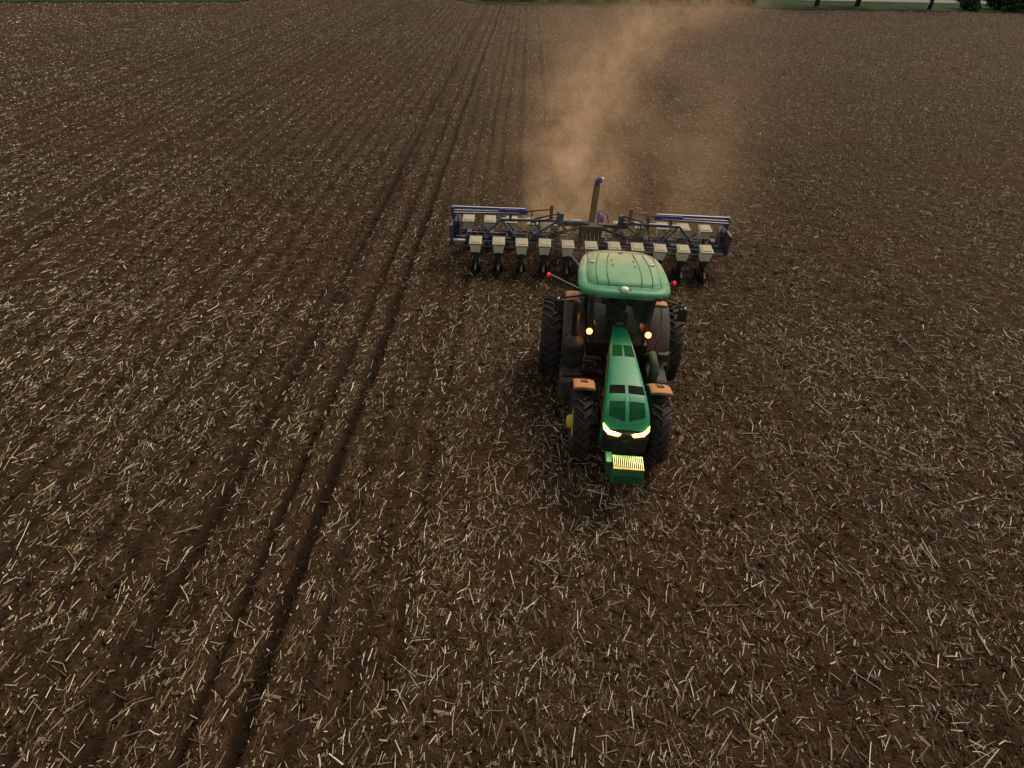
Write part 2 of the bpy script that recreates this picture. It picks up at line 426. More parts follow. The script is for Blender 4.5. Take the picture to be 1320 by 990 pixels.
tone = np.clip(np.where(husk, .5, 1)*rng.beta(1.05, 2.35, n)+np.where(~husk & (rng.uniform(0, 1, n) < np.clip(.19+(dist-20)/350, .19, .30)), .46, 0)+.10*(vnoise(x*.3, y*.3, 33)-.5), 0, 1)
st = straw('corn_residue', x, y, L, W, T, ang, tone, rng.uniform(.0, .028, n)+np.where(stick, np.abs(np.sin(tilt))*L*.42, 0), tilt, straw_mat())
tag(st, 'pale broken corn stalks littering the brown tilled soil', 'crop residue', kind='stuff')
# dark clods of turned earth over the near soil
def clods():
    nn = 60000
    x = rng.uniform(-16, 11, nn); y = -10.5+rng.uniform(0, 1, nn)**1.4*28
    sz = np.clip(rng.lognormal(-4.0, .5, nn), .008, .07)
    z = ground_z(x, y)+sz*.15
    ico = np.array([(0, 0, 1), (.9, 0, .1), (.28, .85, .05), (-.72, .52, .1), (-.72, -.52, 0), (.28, -.85, .1), (0, 0, -1)], float)
    q = np.array([(0, 1, 2), (0, 2, 3), (0, 3, 4), (0, 4, 5), (0, 5, 1), (6, 2, 1), (6, 3, 2), (6, 4, 3), (6, 5, 4), (6, 1, 5)])
    j = 1+rng.uniform(-.35, .35, (nn, 7, 1)); a = rng.uniform(0, 6.28, nn)
    P = ico[None]*j; c, s = np.cos(a)[:, None], np.sin(a)[:, None]
    V = np.stack([P[..., 0]*c-P[..., 1]*s, P[..., 0]*s+P[..., 1]*c, P[..., 2]*.7], -1)*sz[:, None, None]+np.stack([x, y, z], -1)[:, None]
    F = ((np.arange(nn)*7)[:, None, None]+q[None]).reshape(-1, 3)
    o = np_mesh('soil_clods', V.reshape(-1, 3), F, soil, True)
    tag(o, 'dark brown crumbly clods on the tilled field', 'soil clods', kind='stuff')
clods()

# ------------------------------------------------------------------ trees beyond the field
def leaf_mat(name, c1, c2):
    mt, nt, b = newmat(name); at = nt.nodes.new('ShaderNodeAttribute'); at.attribute_name = 'tone'
    r = ramp(nt, at.outputs['Fac'], [(0, c1), (1, c2)]); nt.links.new(r.outputs[0], b.inputs['Base Color'])
    b.inputs['Roughness'].default_value = .7; b.inputs['Specular IOR Level'].default_value = .2; return mt
LEAF = [leaf_mat('leaves_dark', (.016, .034, .010), (.05, .085, .022)), leaf_mat('leaves_mid', (.025, .055, .012), (.07, .12, .03))]
BARK = paint('bark', (.035, .027, .02), .9, .2, dustcol=(.09, .07, .05), bump=.5)
def leaf_cloud(centres, n, size, mat, name):
    cen = np.array([c[:3] for c in centres]); rad = np.array([c[3] for c in centres])
    k = rng.choice(len(cen), n, p=rad**2/np.sum(rad**2))
    d = rng.normal(0, 1, (n, 3)); d /= np.linalg.norm(d, axis=1)[:, None]
    r = rng.uniform(.35, 1.0, n)**.6*rad[k]
    P = cen[k]+d*r[:, None]*np.array([1, 1, .8])
    P[:, 2] = np.maximum(P[:, 2], .15)
    a = rng.normal(0, 1, (n, 3)); a /= np.linalg.norm(a, axis=1)[:, None]
    bv = np.cross(a, rng.normal(0, 1, (n, 3))); bv /= np.linalg.norm(bv, axis=1)[:, None]
    s_ = size*rng.uniform(.6, 1.4, n)[:, None]
    V = np.stack([P-a*s_, P+bv*s_*.55, P+a*s_, P-bv*s_*.55], 1)
    F = np.arange(n*4).reshape(n, 4)
    o = np_mesh(name, V.reshape(-1, 3), F, mat)
    at = o.data.attributes.new('tone', 'FLOAT', 'POINT'); at.data.foreach_set('value', np.repeat(rng.uniform(0, 1, n), 4).astype(np.float32))
    return o
def make_tree(H, cr, low, li, nl=3500, tr=.33):
    root = empty('tree')
    mb = MB(); mb.tube([(0, 0, -.2), (.05, 0, H*.2), (.12, .1, H*.45), (.05, .15, H*.8)], [tr*1.25, tr, tr*.7, tr*.2], 10)
    cs = []
    for i in range(9):
        a = i*2.4+random.random(); z0 = H*(.30+.05*i); rr = cr*random.uniform(.45, .75)
        e = (math.cos(a)*rr, math.sin(a)*rr, z0+H*.16)
        mb.tube([(.08, .05, z0), (e[0]*.5, e[1]*.5, z0+H*.07), e], [tr*.35, tr*.22, tr*.08], 6)
        cs.append((*e, cr*random.uniform(.3, .5)))
    for i in range(14):
        a = random.uniform(0, 6.28); rr = cr*random.uniform(.1, .85); cs.append((math.cos(a)*rr, math.sin(a)*rr, random.uniform(low, H), cr*random.uniform(.22, .42)))
    mb.build('trunk', BARK, root)
    c = leaf_cloud(cs, nl, .22, LEAF[li], 'crown'); c.parent = root
    return root
def make_bush(rw, h, li, nl=2200):
    root = empty('bush'); mb = MB()
    for i in range(6):
        a = i*1.05; mb.tube([(0, 0, -.1), (math.cos(a)*rw*.3, math.sin(a)*rw*.3, h*.4), (math.cos(a)*rw*.6, math.sin(a)*rw*.6, h*.8)], [.07, .05, .015], 5)
    mb.build('stem', BARK, root)
    cs = [(random.uniform(-rw, rw)*.7, random.uniform(-rw, rw)*.7, random.uniform(.15, .75)*h, random.uniform(.3, .5)*h) for _ in range(12)]
    leaf_cloud(cs, nl, .17, LEAF[li], 'foliage').parent = root
    return root
protoT = [make_tree(13, 5, 5.5, 0), make_tree(10, 4.2, 4.2, 1)]; protoB = [make_bush(2.2, 2.6, 0), make_bush(1.7, 1.9, 1)]
usedT = [0, 0]; usedB = [0, 0]
def place(protos, used, k, x, y, sc, label, cat, group):
    o = protos[k] if not used[k] else copy_tree(protos[k]); used[k] = 1
    o.location = (x, y, .03); o.scale = (sc,)*3; o.rotation_euler = (0, 0, random.uniform(0, 6.28)); tag(o, label, cat, group)
TG = 'trees beyond the field edge'; BG = 'bushes along the field edge'
place(protoT, usedT, 0, 47.1, 106.1, 1, 'dark trunked tree on the grass verge, leftmost of the three spaced trees at top right', 'tree', TG)
place(protoT, usedT, 1, 55.5, 109.3, 1.1, 'dark trunked tree on the grass verge, middle one of the three at top right', 'tree', TG)
place(protoT, usedT, 0, 68.0, 109.1, .95, 'tree on the verge just behind the small white marker stake', 'tree', TG)
place(protoT, usedT, 1, 88.0, 115.5, 1.2, 'large dark tree in the far top right corner beside the pale road', 'tree', TG)
for i, (bx, by, k, sc, lb) in enumerate([
        (75.6, 111.2, 0, 1.0, 'dark rounded bush between the white marker stake and the corner trees'),
        (83.0, 113.6, 0, 1.25, 'dark bush at the right end of the field edge, in the photo corner'),
        (89.5, 115.0, 0, 1.2, 'dark bush cut off by the right side of the photo'),
        (-7.0, 93.0, 0, 1.0, 'dark green bush at the left end of the hedge at top centre'),
        (-2.5, 94.2, 1, 1.2, 'second bush from the left in the hedge at top centre'),
        (2.4, 95.6, 0, 1.1, 'third bush from the left in the hedge at top centre'),
        (7.2, 96.0, 1, 1.3, 'mid green bush in the hedge, fourth from the left at top centre'),
        (12.4, 98.2, 0, 1.0, 'dark bush in the hedge just left of the dust plume'),
        (17.5, 98.6, 1, 1.35, 'mid green bush behind the left side of the drifting dust'),
        (22.8, 100.6, 0, 1.15, 'dark bush in the hedge directly behind the drifting dust'),
        (28.2, 101.4, 1, 1.3, 'mid green bush behind the right side of the drifting dust'),
        (33.6, 103.4, 0, 1.2, 'last dark bush at the right end of the hedge, beside the open verge')]):
    place(protoB, usedB, k, bx, by, sc, lb, 'bush', BG)
ms = MB(); ms.lathe([(0, .0), (0, .045), (1.0, .045), (1.05, .03), (1.05, 0)], axis='z', n=10)
o = empty('marker_stake', (65.8, 106.0, .03)); tag(o, 'small white marker stake at the grass edge in front of a tree trunk', 'marker stake')
ms.build('stake', M['white'], o); MB().box((0, 0, 1.22), (.34, .03, .30)).build('marker_plate', M['white'], o, .005)

# ------------------------------------------------------------------ TRACTOR (local axes: forward is -Y, origin on the ground under the rear axle)
T = empty('tractor', (.06, 0, -.02), R(-2.7))
tag(T, 'dusty green farm tractor with lit headlights pulling the planter towards the camera', 'tractor')

HP = [(1.28, 2.14, .155), (1.6, 2.135, .21), (2.2, 2.10, .285), (3.0, 2.03, .365), (3.5, 1.94, .420), (3.75, 1.845, .445), (3.92, 1.73, .455), (4.02, 1.62, .455), (4.08, 1.54, .448)]
HF = [p[0] for p in HP]; HZ = [p[1] for p in HP]; HW = [p[2] for p in HP]
def hz(F, x=0):
    z = float(np.interp(F, HF, HZ)); w_ = float(np.interp(F, HF, HW)); u = min(1, abs(x)/w_)
    return z+.028*(1-u*u)-.0-.05*max(0, (u-.82)/.18)**2
def make_hood():
    cols = [-1, -.96, -.88, -.75, -.5, -.25, 0, .25, .5, .75, .88, .96, 1]
    Fs = list(np.arange(1.28, 4.08, .1))+[4.08]
    V = []; F = []
    for f in Fs:
        w_ = float(np.interp(f, HF, HW)); zb = 1.12 if f > 1.9 else 1.3
        row = [(-w_-.012, -f, zb), (-w_-.018, -f, hz(f, w_)-.18), (-w_-.010, -f, hz(f, w_)-.035)]
        row += [(c*w_, -f, hz(f, c*w_)) for c in cols]
        row += [(w_+.010, -f, hz(f, w_)-.035), (w_+.018, -f, hz(f, w_)-.18), (w_+.012, -f, zb)]
        V += row
    n = len(row)
    F = [(i*n+k, i*n+k+1, (i+1)*n+k+1, (i+1)*n+k) for i in range(len(Fs)-1) for k in range(n-1)]
    mb = MB().add(V, F, True)
    # rear cap
    mb.add(V[:n], [tuple(range(n))])
    return mb
hood = make_hood().build('hood', M['green'], T)
def patch(F0, F1, u0, u1, off=.004, skew=0):
    mb = MB(); V = []; nF, nu = 6, 6
    for i in range(nF+1):
        f = F0+(F1-F0)*i/nF
        for j in range(nu+1):
            u = u0+(u1-u0)*j/nu; ff = f+skew*(abs(u)-.5)*(i/nF)
            w_ = float(np.interp(ff, HF, HW)); V.append((u*w_, -ff, hz(ff, u*w_)+off))
    return mb.add(V, [(i*(nu+1)+j, i*(nu+1)+j+1, (i+1)*(nu+1)+j+1, (i+1)*(nu+1)+j) for i in range(nF) for j in range(nu)], True)
for sgn in (-1, 1):
    a = lambda lo, hi: (lo, hi) if sgn > 0 else (-hi, -lo)
    patch(1.96, 2.34, *a(.07, .80)).build('hood_vent', M['green_vent'], hood)
    v = patch(3.22, 3.44, *a(.08, .86)).build('hood_vent', M['vent_black'], hood)
    v['label'] = 'black mesh hood vent'
    patch(3.62, 3.93, *a(.09, .80), skew=-.12).build('hood_vent', M['green_vent'], hood)
# fine mesh bars over the black vents
mbv = MB()
for k in range(7):
    xx_ = .10+k*.028
    mbv.bar((xx_+.1, -3.25, hz(3.25, xx_+.1)+.009), (xx_+.1, -3.42, hz(3.42, xx_+.1)+.009), .005)
mbv.build('vent_bars', M['green_vent'], hood)
MB().bar((0, -3.5, hz(3.5)+.004), (0, -3.62, hz(3.62)+.004), .012, .008).build('hood_latch', M['steel'], hood)
# yellow stripe along both sides of the hood
for sgn in (-1, 1):
    V = []; Fs = list(np.arange(1.75, 3.95, .1))
    for f in Fs:
        w_ = float(np.interp(f, HF, HW))+.021; zt = hz(f, w_)-.03; hh = .055+.05*(f-1.7)/2.3
        V += [(sgn*w_, -f, zt-.035), (sgn*(w_+.004), -f, zt-.035-hh)]
    MB().add(V, [(2*i, 2*i+2, 2*i+3, 2*i+1) for i in range(len(Fs)-1)], True).build('hood_stripe', M['yellow'], hood)
# nose: black grille block under the headlights
gm = MB()
gm.add([(-.475, -3.9, 1.60), (.475, -3.9, 1.60), (-.468, -4.085, 1.49), (.468, -4.085, 1.49), (-.44, -4.13, 1.02), (.44, -4.13, 1.02), (-.475, -3.7, 1.0), (.475, -3.7, 1.0), (0, -4.16, 1.50), (0, -4.2, 1.02), (0, -3.9, 1.62)],
       [(0, 10, 8, 2), (10, 1, 3, 8), (2, 8, 9, 4), (8, 3, 5, 9), (4, 9, 5, 7, 6), (0, 2, 4, 6), (1, 7, 5, 3)])
grille = gm.build('grille', M['grille'], T, .015)
sm_ = MB()
for k in range(9):
    z = 1.08+k*.04
    sm_.bar((-.41, -4.135, z), (0, -4.178-.0, z), .012, .012); sm_.bar((0, -4.178, z), (.41, -4.135, z), .012, .012)
sm_.build('grille_bars', M['dusty_black'], grille)
MB().add([(-.06, -4.19, 1.33), (.06, -4.19, 1.33), (.075, -4.192, 1.39), (0, -4.196, 1.42), (-.075, -4.192, 1.39)], [(0, 1, 2, 3, 4)]).build('nose_badge', M['dusty_grey'], grille)
for sgn in (-1, 1):
    # swept headlight cluster lens
    pts = [(.10, -4.150, 1.535), (.20, -4.135, 1.545), (.33, -4.115, 1.57), (.43, -4.07, 1.62), (.475, -4.00, 1.665), (.487, -3.97, 1.62), (.475, -4.06, 1.555), (.40, -4.115, 1.50), (.28, -4.14, 1.475), (.13, -4.16, 1.475)]
    P = [(sgn*a_*.96, b_-.01, c_) for a_, b_, c_ in pts]
    cen = Vector((sgn*.3, -4.13, 1.545))
    mb = MB().add(P+[cen], [(i, (i+1) % 10, 10) for i in range(10)])
    hl = mb.build('headlight', M['head'], T)
    P2 = [(q[0]*.80+cen[0]*.20, q[1]*.85+cen[1]*.15-.010, q[2]*.66+cen[2]*.34) for q in P]
    MB().add(P2+[cen+Vector((0, -.012, 0))], [(i, (i+1) % 10, 10) for i in range(10)]).build('lamp_core', M['head_core'], hl)
    MB().bar((sgn*.15, -4.17, 1.463), (sgn*.37, -4.137, 1.483), .014, .02).build('turn_strip', M['orange'], hl)
    l = bpy.data.lights.new('headlamp', 'SPOT'); l.energy = 12; l.color = (1, .93, .62); l.spot_size = R(110); l.spot_blend = 1; l.shadow_soft_size = .08
    lo = bpy.data.objects.new('headlamp', l); COL.objects.link(lo); lo.parent = T; lo.location = (sgn*.3, -4.27, 1.55)
    lo.rotation_euler = (R(-38), 0, 0)
# chassis, engine and front axle
ch = MB(); ch.box((0, -1.6, .95), (.46, 4.6, .42)); ch.box((0, -2.6, 1.35), (.52, 2.3, .5)); ch.box((0, -.0, 1.0), (.62, .9, .62)); ch.box((0, .65, .75), (.5, .6, .3))
chassis = ch.build('chassis', M['black'], T, .03)
ax = MB(); ax.bar((-.62, -3.05, .72), (.62, -3.05, .72), .2, .22); ax.box((0, -3.05, .8), (.4, .5, .3))
ax.tube([(-.6, -3.2, .74), (.6, -3.2, .74)], .035, 8)
ax.build('front_axle', M['dusty_black'], T, .02)
MB().tube([(-1.5, 0, 1.0), (-.3, 0, 1.0)], .13, 16).tube([(.3, 0, 1.0), (1.5, 0, 1.0)], .13, 16).build('rear_axle', M['dusty_black'], T)
eng = MB()
for sgn in (-1, 1):
    for k in range(4): eng.tube([(sgn*.30, -2.0-k*.3, 1.15), (sgn*.33, -2.05-k*.3, 1.45), (sgn*.24, -2.1-k*.3, 1.6)], .03, 6)
    eng.box((sgn*.34, -2.9, 1.0), (.16, .5, .3)); eng.tube([(sgn*.36, -1.7, .8), (sgn*.36, -3.3, .85)], .025, 6)
eng.build('engine', M['dusty_black'], T, .01)

# front weight bracket and suitcase weights
wb = MB(); wb.box((.0, -4.18, .78), (.60, .5, .34)); wb.box((-.30, -4.40, 1.06), (.14, .30, .12)); wb.box((.34, -4.40, 1.03), (.08, .22, .1))
wbo = wb.build('weight_bracket', M['weight_green'], T, .02)
NW = 16
for k in range(NW):
    x0 = -.245+k*.0375
    prof = [(-4.40, 1.17), (-4.50, 1.185), (-4.53, 1.10), (-4.66, 1.08), (-4.69, 1.165), (-4.77, 1.15), (-4.82, 1.05), (-4.81, .90), (-4.76, .76), (-4.66, .68), (-4.45, .68), (-4.40, .72)]
    sw = MB().prism(prof, x0, x0+.030).build('suitcase_weight', M['weight_green'], wbo, .004)
    MB().bar((x0+.015, -4.49, 1.19), (x0+.015, -4.71, 1.178), .013, .016).build('weight_handle', M['lit_handle'], sw)
    MB().box((x0+.015, -4.455, 1.188), (.029, .075, .018)).build('weight_top', M['lit_weight_top'], sw, .003)
    MB().box((x0+.015, -4.735, 1.166), (.029, .06, .02)).build('weight_lip', M['yellow'], sw, .003)  # yellow stands in for headlight glow on the front lip
MB().box((.04, -4.595, 1.095), (.585, .125, .01)).build('weight_gap_shade', M['vent_black'], wbo)  # added black sheet, stands in for the shade between the weights

# wheels
def tyre_mb(Rr, Ri, W, n_lug, lug_h, fr=1):
    h = W/2; mb = MB()
    prof = [(-h*.72, Ri), (-h*.98, Ri+.10*(Rr-Ri)*2), (-h*1.04, Ri+.55*(Rr-Ri)), (-h*.97, Rr-.12), (-h*.86, Rr-.075), (-h*.5, Rr-.052), (0, Rr-.045),
            (h*.5, Rr-.052), (h*.86, Rr-.075), (h*.97, Rr-.12), (h*1.04, Ri+.55*(Rr-Ri)), (h*.98, Ri+.10*(Rr-Ri)*2), (h*.72, Ri), (0, Ri-.02)]
    mb.lathe(prof, n=72, closed=True)
    def P(x, th, r): return (x, -r*math.sin(th), r*math.cos(th))     # th from the top going forward
    for side in (-1, 1):
        for k in range(n_lug):
            th0 = 2*math.pi*(k+(.5 if side > 0 else 0))/n_lug
            V = []; F = []
            sw = .42*.0+ (.30 if Rr > .9 else .30)/Rr*.62
            segs = [0, .25, .5, .75, 1.0]
            for t in segs:
                x = side*(-.012+t*(h*.99+.012)); th = th0+sw*(1-t)**1.0
                wd = (.046+.012*t)/Rr; rt_ = Rr+ lug_h*.5-.05*t**3; rb = Rr-.075-.055*t**3
                for (dt, rr) in ((-wd*.65, rb), (-wd*.42, rt_), (wd*.42, rt_), (wd*.65, rb)): V.append(P(x, th+dt, rr))
            for i in range(4):
                for j in range(3): F.append((i*4+j, i*4+j+1, (i+1)*4+j+1, (i+1)*4+j))
            F += [(0, 1, 2, 3), (16, 17, 18, 19)]
            # shoulder skirt of the lug
            x = side*(h*1.01); b = len(V)
            for dt in (-wd*.5, wd*.5): V.append(P(x, th0+dt, Rr-.16))
            F.append((17, 18, b+1, b))
            mb.add(V, F)
    return mb
def wheel(name, c, Rr, Ri, W, nl, side, hubout):
    rim = MB(); h = W/2; s_ = side
    rim.lathe([(-h*.74, Ri+.02), (-h*.74, Ri-.02), (-h*.2, Ri-.06), (h*.2, Ri-.06), (h*.74, Ri-.02), (h*.74, Ri+.02)], n=48)
    rim.lathe([(s_*h*.15, Ri-.05), (s_*h*.05, Ri*.75), (s_*h*.22, Ri*.5), (s_*h*.22, .0)], n=48)
    ro = rim.build(name, M['yellow'], T); ro.location = c
    tyre_mb(Rr, Ri, W, nl, .05).build('tyre', M['rubber'], ro)
    hb = MB(); x1 = s_*(h*.22); x2 = s_*hubout
    hb.lathe([(x1, .16), (x2-s_*.05, .15), (x2-s_*.03, .13), (x2, .12), (x2, 0)], n=24)
    for k in range(8):
        a = k*math.pi/4; hb.tube([(x1, .22*math.cos(a), .22*math.sin(a)), (x1+s_*.035, .22*math.cos(a), .22*math.sin(a))], .02, 6)
    hb.build('hub', M['yellow'], ro)
    return ro
for sgn in (-1, 1):
    rw_ = wheel('rear_wheel', (-1.53 if sgn < 0 else 1.42, 0, .985), .985, .60, .50, 27, sgn, .17)
    fw_ = wheel('front_wheel', (sgn*.81+(-.0), -3.05, .775), .775, .42, .40, 23, sgn, .30)
    rw_.rotation_euler = (R(4*sgn), 0, 0); fw_.rotation_euler = (R(9*sgn), 0, R(1.2))

# front fenders: curved tan caps behind the front tyres
def arc_plate(cx, cy, cz, r, a0, a1, wd, th=.012, lip=.03, n=14, crown=.0):
    V = []; F = []
    us = [-1, -.9, -.6, 0, .6, .9, 1]
    for i in range(n+1):
        a = a0+(a1-a0)*i/n
        for u in us:
            rr = r+crown*(1-u*u)-(lip if abs(u) == 1 else 0)
            V.append((cx+u*wd/2, cy+math.sin(a)*rr, cz+math.cos(a)*rr))
    m_ = len(us); F = [(i*m_+j, i*m_+j+1, (i+1)*m_+j+1, (i+1)*m_+j) for i in range(n) for j in range(m_-1)]
    return MB().add(V, F, True)
for sgn in (-1, 1):
    f = arc_plate(sgn*.81, -3.05, .775, .915, R(-2), R(68), .50, crown=.03).build('front_fender', M['dusty_black'], T)
    sd_ = f.modifiers.new('solid', 'SOLIDIFY'); sd_.thickness = .02
    cp = arc_plate(sgn*.81, -3.05, .775, .93, R(1), R(44), .47, crown=.03, lip=.02).build('fender_cap', M['fender_tan'], f)
    cp.modifiers.new('solid', 'SOLIDIFY').thickness = .012
    sl_ = MB()
    for dx in (-.055, 0, .055):
        pr_pts = [(sgn*.81+dx, -3.05+math.sin(a)*.951, .775+math.cos(a)*.968) for a in [R(17+5*i) for i in range(6)]]
        sl_.tube(pr_pts, .0085, 5)
    aa = R(15); sl_.box((sgn*.81, -3.05+math.sin(aa)*.970, .775+math.cos(aa)*.970), (.15, .05, .016), Matrix.Rotation(-aa, 3, 'X'))
    sl_.build('fender_bracket', M['black'], f)
# rear fenders
for sgn in (-1, 1):
    f = arc_plate(sgn*1.0, 0, .985, 1.13, R(-78), R(60), .56, crown=.02).build('rear_fender', M['dusty_grey'], T)
    f.modifiers.new('solid', 'SOLIDIFY').thickness = .025
    fl = MB().lathe([(0, 1.12), (0, .35)], c=(sgn*.74, 0, .985), n=40).build('fender_wall', M['dusty_black'], f)
    cpx = arc_plate(sgn*1.06, 0, .985, 1.17, R(-8), R(18), .36, crown=.02).build('fender_cap', M['fender_tan'], f)
    cpx.modifiers.new('solid', 'SOLIDIFY').thickness = .02

# cab
cabm = MB(); cabm.box((0, -.28, 1.42), (1.36, 1.72, .42)); cabm.box((0, -.28, 1.62), (1.44, 1.8, .06))
cab = cabm.build('cab', M['black'], T, .03)
cabx = [(.60, -1.14, 1.62, .72, -.98, 2.95), (.72, -.30, 1.62, .80, -.28, 2.95), (.66, .56, 1.62, .74, .48, 2.95)]
for sgn in (-1, 1):
    for (xa, ya, za, xb, yb, zb) in cabx:
        MB().bar((sgn*xa, ya, za), (sgn*xb, yb, zb), .075, .10).build('cab_pillar', M['black'], cab, .012)
def quad(ps): return MB().add(ps, [tuple(range(len(ps)))])
quad([(-.59, -1.15, 1.64), (-.2, -1.22, 1.64), (.2, -1.22, 1.64), (.59, -1.15, 1.64), (.71, -.99, 2.94), (.25, -1.06, 2.94), (-.25, -1.06, 2.94), (-.71, -.99, 2.94)]).build('windshield', M['glass'], cab)
for sgn in (-1, 1):
    d_ = quad([(sgn*.61, -1.10, 1.66), (sgn*.73, -.34, 1.66), (sgn*.805, -.32, 2.92), (sgn*.725, -.95, 2.92)]).build('cab_door', M['glass'], cab)
    MB().tube([(sgn*.64, -1.06, 1.9), (sgn*.70, -1.09, 2.0), (sgn*.70, -1.07, 2.3), (sgn*.66, -1.04, 2.4)], .012, 6).build('grab_handle', M['black'], d_)
    quad([(sgn*.73, -.26, 1.66), (sgn*.67, .54, 1.66), (sgn*.745, .46, 2.92), (sgn*.805, -.24, 2.92)]).build('side_window', M['glass'], cab)
quad([(-.65, .58, 1.66), (.65, .58, 1.66), (.73, .5, 2.92), (-.73, .5, 2.92)]).build('rear_window', M['glass'], cab)
seat = MB(); seat.box((0, .05, 2.0), (.5, .5, .14)); seat.box((0, .30, 2.38), (.46, .14, .7)); seat.box((0, .33, 2.78), (.26, .1, .18)); seat.box((0, .05, 1.8), (.36, .36, .3))
seat.box((-.33, .0, 2.16), (.1, .45, .08)); seat.box((.33, .0, 2.16), (.14, .5, .1)); seat.build('seat', M['seat'], cab, .04)
ds = MB(); ds.box((0, -.86, 1.85), (.34, .3, .46)); ds.box((0, -.80, 2.14), (.42, .22, .14), Matrix.Rotation(R(25), 3, 'X'))
ds.box((.50, -.25, 2.1), (.14, .6, .3)); ds.tube([(0, -.72, 2.15), (0, -.58, 2.3)], .03, 8); ds.build('dashboard', M['dash'], cab, .03)
stw = MB(); tor = []
for k in range(25):
    a = k*2*math.pi/24; tor.append((math.cos(a)*.20, -.56+math.sin(a)*.16, 2.33-math.sin(a)*.10))
stw.tube(tor, .016, 6, False); stw.bar((-.2, -.56, 2.33), (.2, -.56, 2.33), .03, .015); stw.build('steering_wheel', M['black'], cab)
MB().box((.42, -.55, 2.32), (.24, .04, .2), Matrix.Rotation(R(-20), 3, 'Z')).build('monitor', M['dash'], cab, .01)
# green tinted lower cowl between hood and windshield
MB().box((0, -1.22, 1.86), (.34, .20, .62)).box((0, -1.17, 2.18), (.16, .12, .14)).build('cowl', paint('cowl_green', (.010, .045, .028), .5, .2), cab, .03)
MB().bar((-.55, -1.20, 1.72), (-.1, -1.27, 1.72), .04, .03).bar((.1, -1.27, 1.72), (.55, -1.20, 1.72), .04, .03).tube([(.15, -1.25, 1.74), (-.22, -1.2, 2.45)], .01, 5).build('wiper', M['dusty_black'], cab)

# roof: rounded slab with raised centre panels
def roof_out(t):    # outline, t 0..1
    a = t*2*math.pi; c, s = math.cos(a), math.sin(a); e = 2/6.0
    x = math.copysign(abs(c)**e, c); y = math.copysign(abs(s)**e, s)
    yy_ = -.20+1.02*y
    return x*(1.035+.03*(-y)-.14*max(0, y)**1.5), yy_-.10*(1-x*x)*(1 if y < 0 else 0)+.06*(1-x*x)*(1 if y > 0 else 0)
rf = MB(); NR = 72
rings = [(.90, 2.90), (.985, 2.94), (1.0, 3.00), (.985, 3.045), (.95, 3.075), (.90, 3.085), (.86, 3.09), (.845, 3.083), (.815, 3.083), (.80, 3.112), (.6, 3.125), (.3, 3.135), (.0, 3.138)]
V = []
for sc_, z in rings:
    for k in range(NR):
        x_, y_ = roof_out(k/NR)
        # the raised panel sits a little rearwards
        s2 = sc_
        yc = -.27 if sc_ > .88 else -.22
        V.append((x_*s2, yc+(y_+.27)*(s2 if sc_ > .88 else s2*.93), z-.035*(x_*s2)**2-.02*((y_+.27)*s2)**2))
F = [(i*NR+k, i*NR+(k+1) % NR, (i+1)*NR+(k+1) % NR, (i+1)*NR+k) for i in range(len(rings)-1) for k in range(NR)]
F.append(tuple(reversed(range(NR))))
rf.add(V, F, True); roof = rf.build('cab_roof', M['roof'], cab)
def rz(x, y): return 3.137-.035*x*x-.02*(y+.27)**2-.012*(abs(x)/.8)**2
gv = MB()
for x0, bow in ((.32, .06), (.56, .07)):
    for sgn in (-1, 1):
        pts = []
        for i in range(13):
            y = -1.03+i*1.56/12; u = (y+.25)/.78; x = sgn*(x0+bow*(1-u*u)-.04*u)
            pts.append((x, y, rz(x, y)-.0005))
        gv.tube(pts, .0075, 5)
for yy0, sg2 in ((-1.08, -1), (.60, 1)):
    pts = []
    for i in range(21):
        x = -.80+1.6*i/20; y = yy0-sg2*.13*max(0, (abs(x)-.62)/.18)**2; pts.append((x, y, rz(x, y)-.003-.012*max(0, (abs(x)-.6)/.2)))
    gv.tube(pts, .006, 5)
for sgn in (-1, 1):
    gv.tube([(sgn*(.80+.015*math.cos(i/6)), -.95+1.42*i/12, rz(.8, -.95+1.42*i/12)-.016) for i in range(13)], .006, 5)
gv.build('roof_seam', paint('seam_dark', (.03, .06, .02), .8, .5), roof)
B_ = []
for (x_, y_) in [(-.25, .12), (.27, .10), (-.24, -.14), (.28, -.16), (-.03, .56), (0, .56), (.03, .56)]: B_.append(MB().lathe([(0, .022), (.012, .02), (.012, 0)], c=(x_, y_, rz(x_, y_)), axis='z', n=8))
for k in range(NR):
    if k % 5 == 0 and math.sin(k/NR*2*math.pi) > -.7:
        x_, y_ = roof_out(k/NR); x_ *= .925; y_ = -.27+(y_+.27)*.925
        B_.append(MB().lathe([(-.02, .012), (.008, .012), (.008, 0)], c=(x_, y_, 3.087-.035*x_*x_-.02*(y_+.27)**2), axis='z', n=6))
for b_ in B_: b_.build('roof_bolt', M['black'], roof)
for sgn in (-1, 1):
    MB().box((sgn*.70, .02, rz(.7, 0)+.012), (.11, .05, .03), Matrix.Rotation(sgn*.25, 3, 'Z')).build('roof_catch', M['steel'], roof, .006)
g = MB(); g.lathe([(0, .085), (.04, .09), (.07, .075), (.085, .04), (.09, 0)], c=(-.03, -1.19, 3.06), axis='z', n=24)
gm_ = g.build('gps_receiver', M['white'], roof)
MB().box((-.03, -1.12, 3.055), (.30, .16, .05)).build('receiver_mount', M['weight_green'], roof, .01)
# lamps under the front roof edge (unlit) and roof rear lamps
for x_ in (-.72, -.45, .45, .72):
    MB().box((x_, -1.27+.05*abs(x_), 2.925), (.17, .07, .09)).build('roof_lamp', M['dusty_grey'], roof, .01)

